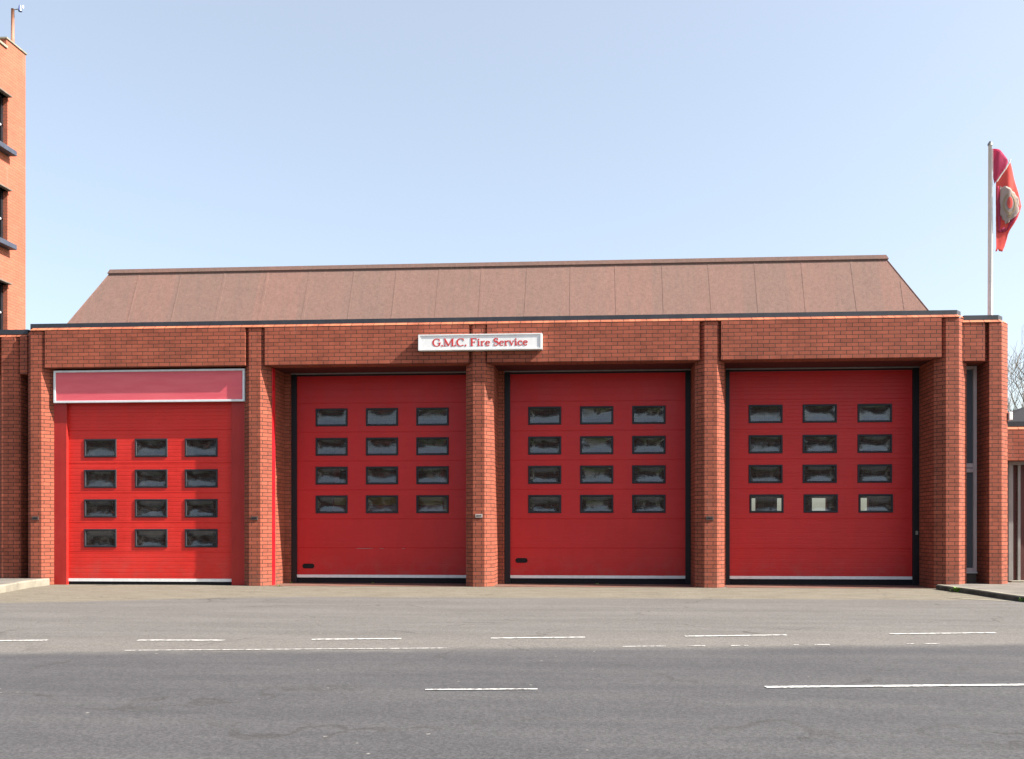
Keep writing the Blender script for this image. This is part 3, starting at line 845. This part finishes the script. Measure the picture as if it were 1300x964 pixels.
b.build('roof', 'slateroof', lb)
ebox('door_frame', 'grey', (19.61, 19.70, .86, .95, .08, 2.42), (19.61, 25, .86, .95, 2.42, 2.488), bevel=.004)
ebox('side_panel', 'dark_panel', (19.70, 19.80, .97, 1.0, .08, 2.42))
ebox('glazing_bar', 'grey', (19.825, 19.875, .93, .99, .08, 2.42))
ebox('doorway', 'dark_panel', (19.876, 25, .96, 1.0, .08, 2.42))
ebox('back_wall', 'brick', (19.35, 25, 1.01, 2.6, .0, 3.15))
ebox('threshold', 'kerb', (19.60, 25, .70, .96, .082, .11))
o = rbox('flood_light', 'white', (19.350, 19.42, .25, .42, 3.24, 3.40), bevel=.01); 

# ------------------------------------------------------------------ drill tower
TX = -3.6
tw = tag(empty('drill_tower', (TX - 2, 2.5, 0)), 'tall sunlit orange brick drill tower with dark sills cut by the left edge', 'tower')
def tbox(name, mat, *boxes, bevel=0.0):
    b = FMB()
    for x in boxes: b.box(*x)
    return b.build(name, mat, tw, bevel=bevel)
y0, y1 = 1.25, 5.0; wy0, wy1 = 2.0, 4.29
sills = [13.2, 10.77, 8.38, 6.0, 3.6]; lint = [14.56, 12.13, 9.74, 7.36, 4.96]
b = FMB()
IN = .55
b.box(TX-4, TX-.42, y0, y1, 0, 13.35)                       # core
b.box(TX-.42, TX, wy1, y1, 0, 13.35, skip='l')              # right strip
b.box(TX-.42, TX, y0, wy0, 0, 13.35, skip='l')
prev = 0
for zsill, zl in sorted(zip([s for s in sills if s < 13], [l for l in lint if l < 13])):
    b.box(TX-.42, TX, wy0, wy1, prev, zsill-.13, skip='l'); prev = zl
b.box(TX-.42, TX, wy0, wy1, prev, 13.35, skip='l')
b.build('wall', 'brick_tower', tw)
for zs, zl in zip(sills[1:], lint[1:]):
    b = FMB(); b.box(TX-.10, TX+.22, wy0-.1, wy1+.05, zs-.13, zs); b.build('window_sill', 'lead', tw, bevel=.01)
    b = FMB(); b.box(TX-.12, TX+.12, wy0-.05, wy1+.02, zl, zl+.035); b.build('window_head', 'concrete_lintel', tw)
    b = FMB(); b.box(TX-.18, TX-.16, wy0, wy1, zs, zl, 0)
    b.box(TX-.16, TX-.12, wy0, wy1, zs+.62, zs+.66, 1); b.box(TX-.16, TX-.12, wy1-.07, wy1, zs, zl, 2); b.box(TX-.16, TX-.12, wy1-1.15, wy1-1.1, zs, zl, 2)
    b.build('window', ['glass', 'white', 'black'], tw)
tbox('parapet_coping', 'kerb', (TX-4.05, TX+.04, y0-.04, 4.25, 13.352, 13.41))
tbox('corner_parapet', 'brick_tower', (TX-1.3, TX, 4.25, y1, 13.352, 13.60))
tbox('corner_coping', 'kerb', (TX-1.33, TX+.03, 4.22, y1+.03, 13.602, 13.64))
ms = tag(empty('mast', (TX-.18, 4.75, 13.64)), 'thin brown mast with small blue instrument arm on top of the tower', 'mast')
b = MB(); b.tube([(0,0,0),(0,0,.55),(0,0,1.02)], [.045,.042,.040], 10); b.build('pole', 'copper', ms, True)
b = MB(); b.tube([(0,0,1.0),(.22,0,1.01)], .012, 6); b.build('arm', 'grey', ms)
b = MB(); b.tube([(.20,0,.95),(.20,0,1.10)], [.05,.03], 10); b.build('instrument', 'blue', ms)
b = MB(); b.tube([(.28,0,1.02),(.28,0,1.10)], .018, 10); b.build('cup', 'white', ms)
b = MB(); b.box(-.10,.06,-.4,-.3,-.22,-.12); b.build('bracket', 'grey', ms)

# ------------------------------------------------------------------ flagpole and flag
fp = tag(empty('flagpole', (20.16, 3, 0)), 'tall white flagpole rising behind the right wing', 'flagpole')
b = MB(); n = 8
b.tube([(0,0,0),(0,0,5),(0,0,9.70)], [.062,.056,.040], 12); b.build('pole', 'white', fp, True)
b = MB(); b.tube([(0,0,9.70),(0,0,9.74),(0,0,9.80)], [.05,.055,.012], 12); b.build('finial', 'grey', fp, True)
b = MB(); b.tube([(.055,-.02,1.3),(.05,-.02,9.6)], .006, 5); b.build('halyard', 'white', fp)

FO = Vector((20.16, 3, 0))
def cloth(poly, waves, mat, parent, name, yoff, off=0.0):
    """triangulated sheet filling poly (x,z), pushed in depth by waves(x,z)"""
    import bmesh
    bm = bmesh.new()
    vs = [bm.verts.new((x, 0, z)) for x, z in poly]
    bm.faces.new(vs)
    bmesh.ops.triangulate(bm, faces=bm.faces[:])
    for _ in range(5):
        es = [e for e in bm.edges if e.calc_length() > .07]
        if not es: break
        bmesh.ops.subdivide_edges(bm, edges=es, cuts=1)
        bmesh.ops.triangulate(bm, faces=[f for f in bm.faces if len(f.verts) > 3])
    for v in bm.verts: v.co.y = yoff + waves(v.co.x, v.co.z) - off
    me = bpy.data.meshes.new(name); bm.to_mesh(me); bm.free()
    me.materials.append(M[mat])
    for p in me.polygons: p.use_smooth = True
    o = bpy.data.objects.new(name, me); C.objects.link(o); o.parent = parent
    if parent.type == 'EMPTY': o.matrix_parent_inverse = Matrix.Translation(-FO)
    sd = o.modifiers.new('thickness', 'SOLIDIFY'); sd.thickness = .004
    return o
fl = tag(empty('flag', FO), 'limp red flag with a grey crest folded over itself on the white pole', 'flag')
def wav(x, z):
    s = (x - 20.25)
    return .030*math.sin(s*11 + z*1.6) + .012*math.sin(s*24 - z*2.4) + .04*math.sin(z*2.1 + s*3) * s
front = [(20.570,9.345),(20.63,9.16),(20.69,8.93),(20.755,8.69),(20.81,8.47),(20.845,8.331),(20.80,8.22),(20.73,8.06),(20.65,7.92),(20.575,7.793),(20.54,7.70),(20.515,7.58),(20.475,7.44),(20.42,7.322),
         (20.345,7.335),(20.32,7.39),(20.30,7.33),(20.262,7.325),(20.285,7.42),(20.33,7.52),(20.338,7.64),(20.31,7.64),(20.345,7.72),(20.352,7.95),(20.345,8.2),(20.335,8.45),(20.31,8.68),(20.285,8.875),(20.40,9.05),(20.50,9.20)]
back = [(20.212,9.664),(20.30,9.65),(20.382,9.615),(20.46,9.54),(20.523,9.463),(20.56,9.40),(20.572,9.335),(20.50,9.19),(20.40,9.04),(20.285,8.87),(20.262,9.0),(20.24,9.25),(20.222,9.45)]
cloth(front, wav, 'flag_red', fl, 'lower_fold', -.02)
cloth(back, wav, 'flag_shade', fl, 'upper_fold', .06)
side = [(20.335,8.78),(20.30,8.78),(20.305,8.45),(20.322,8.0),(20.335,7.75),(20.365,7.75),(20.385,8.1),(20.37,8.5)]
cloth(side, wav, 'flag_shade', fl, 'shaded_fold', -.02, .030)
lowf = [(20.335,7.78),(20.44,7.86),(20.53,7.81),(20.60,7.90),(20.70,8.06),(20.775,8.22),(20.80,8.30),(20.66,8.24),(20.56,7.98),(20.50,7.78),(20.42,7.74)]
cloth(lowf, wav, 'flag_shade', fl, 'under_fold', -.02, .018)
# crest: rayed star body with a ring, laid on the cloth
pts = []
cxx, czz = 20.52, 8.30
outline = [(20.35,8.78),(20.40,8.74),(20.45,8.77),(20.50,8.70),(20.56,8.70),(20.60,8.64),(20.66,8.62),(20.69,8.55),(20.74,8.50),(20.725,8.42),(20.76,8.34),(20.735,8.27),(20.755,8.20),(20.70,8.17),(20.69,8.10),(20.63,8.10),(20.60,8.02),(20.56,8.05),(20.54,7.96),(20.49,7.99),(20.46,7.91),(20.44,8.0),(20.40,8.02),(20.385,8.12),(20.36,8.15),(20.37,8.3),(20.355,8.45),(20.365,8.6)]
crest = cloth(outline, wav, 'flag_grey', fl, 'crest', -.02, .045)
def ring(name, cx, cz, rx, rz, w_, a0, a1, mat, off):
    n = 28; b = MB()
    P = lambda a, k: (cx+(rx-k)*math.cos(a), cz+(rz-k*1.3)*math.sin(a))
    for i in range(n):
        a, c = R(a0+(a1-a0)*i/n), R(a0+(a1-a0)*(i+1)/n)
        q = [P(a, 0), P(c, 0), P(c, w_), P(a, w_)]
        b.face([(x, -.02 + wav(x, z) - off, z) for x, z in q])
    o = b.build(name, mat, crest)
    sd = o.modifiers.new('thickness', 'SOLIDIFY'); sd.thickness = .004
    return o
ring('crest_wreath', 20.545, 8.36, .135, .235, .030, -250, 70, 'gold', .056)
ring('crest_centre', 20.545, 8.38, .060, .13, .052, -180, 179, 'flag_red', .056)
ring('crest_bow', 20.54, 8.09, .055, .035, .02, 0, 359, 'gold', .062)
b = FMB(); pth = [Vector((x, 3 - .055 + 0, z)) for x, z in ((20.575,9.36),(20.54,9.27),(20.47,9.15),(20.38,9.02),(20.29,8.88))]
b.tube([Vector((p.x, 3 - .03 + wav(p.x, p.z) - .02, p.z)) for p in pth], .016, 6)
for v in range(len(b.v)): pass
o = b.build('hem', 'flag_white', fl)
for o in fl.children:
    if o.name.startswith(('lower_fold','upper_fold','shaded_fold','under_fold','crest')):
        for v in o.data.vertices: v.co.y += 3.0
for o in crest.children:
    for v in o.data.vertices: v.co.y += 3.0

# ------------------------------------------------------------------ bare tree
def bare_tree(loc, seed, H, label, group):
    t = tag(empty('bare_tree', loc), label, 'tree', group)
    r = random.Random(seed); tr = MB(); cr = MB()
    def grow(p, d, L, rad, lev, mb):
        n = 4 if lev < 3 else 3
        pts = [p]; rads = [rad]; q = p.copy(); dd = d.copy()
        for k in range(n):
            dd = (dd + Vector((r.uniform(-.16,.16), r.uniform(-.16,.16), r.uniform(-.04,.12)))).normalized()
            q = q + dd * L / n; pts.append(q.copy()); rads.append(rad * (1 - .5*(k+1)/n))
        mb.tube(pts, rads, 6 if lev < 2 else (4 if lev < 4 else 3), cap=False)
        if lev >= 5: return
        kids = 3 if lev < 5 else 2
        for c in range(kids + (1 if r.random() < .4 else 0)):
            i = r.randint(2, n) if lev else r.randint(n-1, n)
            a = r.uniform(0, 6.283); sp = r.uniform(.45, .95)
            side = Vector((math.cos(a), math.sin(a), 0))
            nd = (dd * math.cos(sp) + side * math.sin(sp) + Vector((0,0,.15))).normalized()
            grow(pts[i], nd, L * r.uniform(.62, .80), max(rads[i] * .72, .010), lev + 1, cr)
    grow(Vector((0,0,0)), Vector((0,0,1)), H*.30, H*.016, 0, tr)
    tr.build('trunk', 'bark', t, True); cr.build('crown', 'bark', t, True)
    return t
bare_tree((28.9, 20, 0), 3, 11.5, 'leafless tree with a forked trunk behind the low block at the right edge', None)
bare_tree((31.8, 26, 0), 11, 13.0, 'fainter leafless tree further back beyond the low block roof', None)

# ------------------------------------------------------------------ weeds
def weed(loc, seed, size, n, label, broad=True):
    r = random.Random(seed); b = MB()
    for k in range(n):
        a = r.uniform(0, 6.283); L = size * r.uniform(.5, 1.1); w_ = size * r.uniform(.06, .16)
        base = Vector((r.gauss(0, size*.35), r.gauss(0, size*.2), 0))
        d = Vector((math.cos(a), math.sin(a), 0)); s2 = Vector((-d.y, d.x, 0))
        p1 = base + d*L*.35 + Vector((0,0,L*.6)); p2 = base + d*L*.8 + Vector((0,0,L*.65))
        b.face([base - s2*w_*.3, base + s2*w_*.3, p1 + s2*w_, p1 - s2*w_]); b.face([p1 - s2*w_, p1 + s2*w_, p2])
    o = b.build('weed', 'weed'); o.location = loc; tag(o, label, 'weed')
weed((17.93,-.95,.0), 1, .13, 60, 'bright green weed in the kerb gutter below the right end pier')
weed((18.12,-1.25,.0), 8, .07, 26, 'small green sprout beside the bigger weed along the kerb')
weed((18.13,-3.02,.0), 2, .09, 36, 'small pale green weed on the kerb at the right edge of the picture')
weed((6.72,.93,.0), 3, .035, 26, 'tiny green tuft under the middle of the second door from the left')
weed((11.42,.93,.0), 4, .035, 26, 'tiny green tuft under the middle of the third door')
weed((5.10,-.12,.0), 5, .04, 20, 'tiny green tuft on the concrete just right of the second pier')
weed((4.98,.90,.0), 6, .04, 20, 'tiny green tuft at the foot of the left black jamb of the second door')

# ------------------------------------------------------------------ fire engine inside the second bay
fe = tag(empty('fire_engine', (6.9, 1.55, 0)), 'red fire engine with yellow band dimly seen through the panes of the second door', 'fire engine')
b = MB(); W_ = 1.22
prof = [(0.10,.45),(0,.62),(0,1.5),(.16,2.75),(.35,2.95),(3.8,2.95),(3.8,.45)]
for s_ in (-1, 1): b.face([(s_*W_, p[0], p[1]) for p in (prof if s_ > 0 else prof[::-1])])
for k in range(len(prof)):
    p, q = prof[k], prof[(k+1) % len(prof)]
    b.face([(-W_,p[0],p[1]),(W_,p[0],p[1]),(W_,q[0],q[1]),(-W_,q[0],q[1])])
b.build('body', 'engine_red', fe, bevel=.03)
b = MB(); b.face([(-1.1,-.002,1.95),(1.1,-.002,1.95),(1.1,.13,2.62),(-1.1,.13,2.62)]); b.face([(-1.1,.0,1.95),(-1.1,.13,2.62),(-1.1,.16,2.62),(-1.1,.03,1.95)]); b.build('windscreen', 'glass', fe)
b = MB(); b.box(-1.18,1.18,-.03,-.004,1.66,1.90); b.build('yellow_band', 'yellow', fe)
b = MB(); b.box(-1.2,1.2,-.12,.05,.40,.66); b.build('bumper', 'white', fe, bevel=.03)
b = MB(); b.box(-.6,.6,-.03,-.006,.74,1.10); b.build('grille', 'black', fe)
for s_ in (-1, 1):
    b = MB(); b.tube([(s_*.92,-.04,.9),(s_*.92,-.005,.9)], .12, 16); b.build('headlight', 'alu', fe)
    b = MB(); b.tube([(s_*.9-.0,.15,3.0),(s_*.9,.15,3.12)], .1, 12); b.build('beacon', 'blue', fe)
    for yy_ in (.9, 3.0):
        b = MB(); b.tube([(s_*.95,yy_,.5),(s_*1.24,yy_,.5)], .5, 20); b.build('wheel', 'rubber', fe)

# ------------------------------------------------------------------ houses across the road (what the panes reflect)
def house(x, y, label):
    h = tag(empty('terraced_house', (x, y, 0)), label, 'house', 'brick houses across the road')
    b = MB(); b.box(-4,4,-8,0,-.03,4.9); b.build('wall', 'brick', h)
    b = MB(); b.face([(-4.2,.4,4.7),(4.2,.4,4.7),(4.2,-4,7.2),(-4.2,-4,7.2)]); b.face([(4.2,-8.4,4.7),(-4.2,-8.4,4.7),(-4.2,-4,7.2),(4.2,-4,7.2)])
    b.face([(4.0,0,4.8),(4.0,-8,4.8),(4.0,-4,7.1)]); b.face([(-4.0,0,4.8),(-4.0,-8,4.8),(-4.0,-4,7.1)])
    b.build('roof', 'slateroof', h)
    for wx in (-2.3, 2.3):
        for z in (1.0, 3.5):
            b = MB(); b.box(wx-.8, wx+.8, .002, .05, z, z+1.3, 0); b.box(wx-.9, wx+.9, .0015, .03, z-.1, z+1.4, 1)
            b.build('window', ['glass', 'white'], h)
    b = MB(); b.box(-.5,.5,.002,.06,.0,2.1); b.build('door', 'white', h)
for k in range(8):
    house(-24 + k * 10.2, -28 - (k % 2) * .8, 'red brick house with white windows across the road')

# ------------------------------------------------------------------ camera
cam = bpy.data.cameras.new('camera'); co = bpy.data.objects.new('camera', cam); C.objects.link(co)
cam.sensor_fit = 'HORIZONTAL'; cam.sensor_width = 36; cam.lens = 36 * 1125 / 1300
cam.shift_x = (650 - 694) / 1300; cam.shift_y = (672 - 482) / 1300
co.location = (11.52, -17.37, 1.135); co.rotation_euler = (R(90), 0, R(3.6))
cam.clip_start = .05; cam.clip_end = 1500
bpy.context.scene.camera = co

# ------------------------------------------------------------------ light
sd = Vector((5.2, -1.0, 4.7))
sun = bpy.data.lights.new('sun', 'SUN'); so = bpy.data.objects.new('sun', sun); C.objects.link(so)
sun.energy = 5.0; sun.angle = R(.55); sun.color = (1.0, .95, .87)
so.rotation_euler = sd.to_track_quat('Z', 'Y').to_euler()
w = bpy.data.worlds.new('World'); bpy.context.scene.world = w; w.use_nodes = True
nt = w.node_tree; nt.nodes.clear(); t = NT(nt)
sky = t.n('ShaderNodeTexSky', sky_type='NISHITA'); sky.sun_disc = False
sky.sun_elevation = math.atan2(sd.z, math.hypot(sd.x, sd.y)); sky.sun_rotation = math.atan2(sd.x, sd.y)
sky.altitude = 50; sky.air_density = 1.0; sky.dust_density = 3.2; sky.ozone_density = 1.5
bg = t.n('ShaderNodeBackground'); bg.inputs['Strength'].default_value = .080
tc = t.n('ShaderNodeTexCoord'); sp = t.n('ShaderNodeSeparateXYZ'); t.l(tc.outputs['Generated'], sp.inputs[0])
veil = t.ramp(sp.outputs[2], .95, .50)            # pale spring haze low in the sky
vc = t.n('ShaderNodeVectorMath', operation='SCALE'); vc.inputs[0].default_value = (1.38, 1.36, 1.16); t.l(veil, vc.inputs['Scale'])
ad = t.n('ShaderNodeVectorMath', operation='ADD'); t.l(sky.outputs[0], ad.inputs[0]); t.l(vc.outputs[0], ad.inputs[1])
t.l(ad.outputs[0], bg.inputs['Color'])
wo = t.n('ShaderNodeOutputWorld'); t.l(bg.outputs[0], wo.inputs['Surface'])

sc = bpy.context.scene
sc.view_settings.view_transform = 'Standard'; sc.view_settings.look = 'None'
sc.view_settings.exposure = 1.45; sc.view_settings.gamma = 1.0; sc.view_settings.use_curve_mapping = False
sc.render.engine = 'CYCLES'
sc.cycles.max_bounces = 8; sc.cycles.transparent_max_bounces = 12
sc.cycles.use_denoising = True
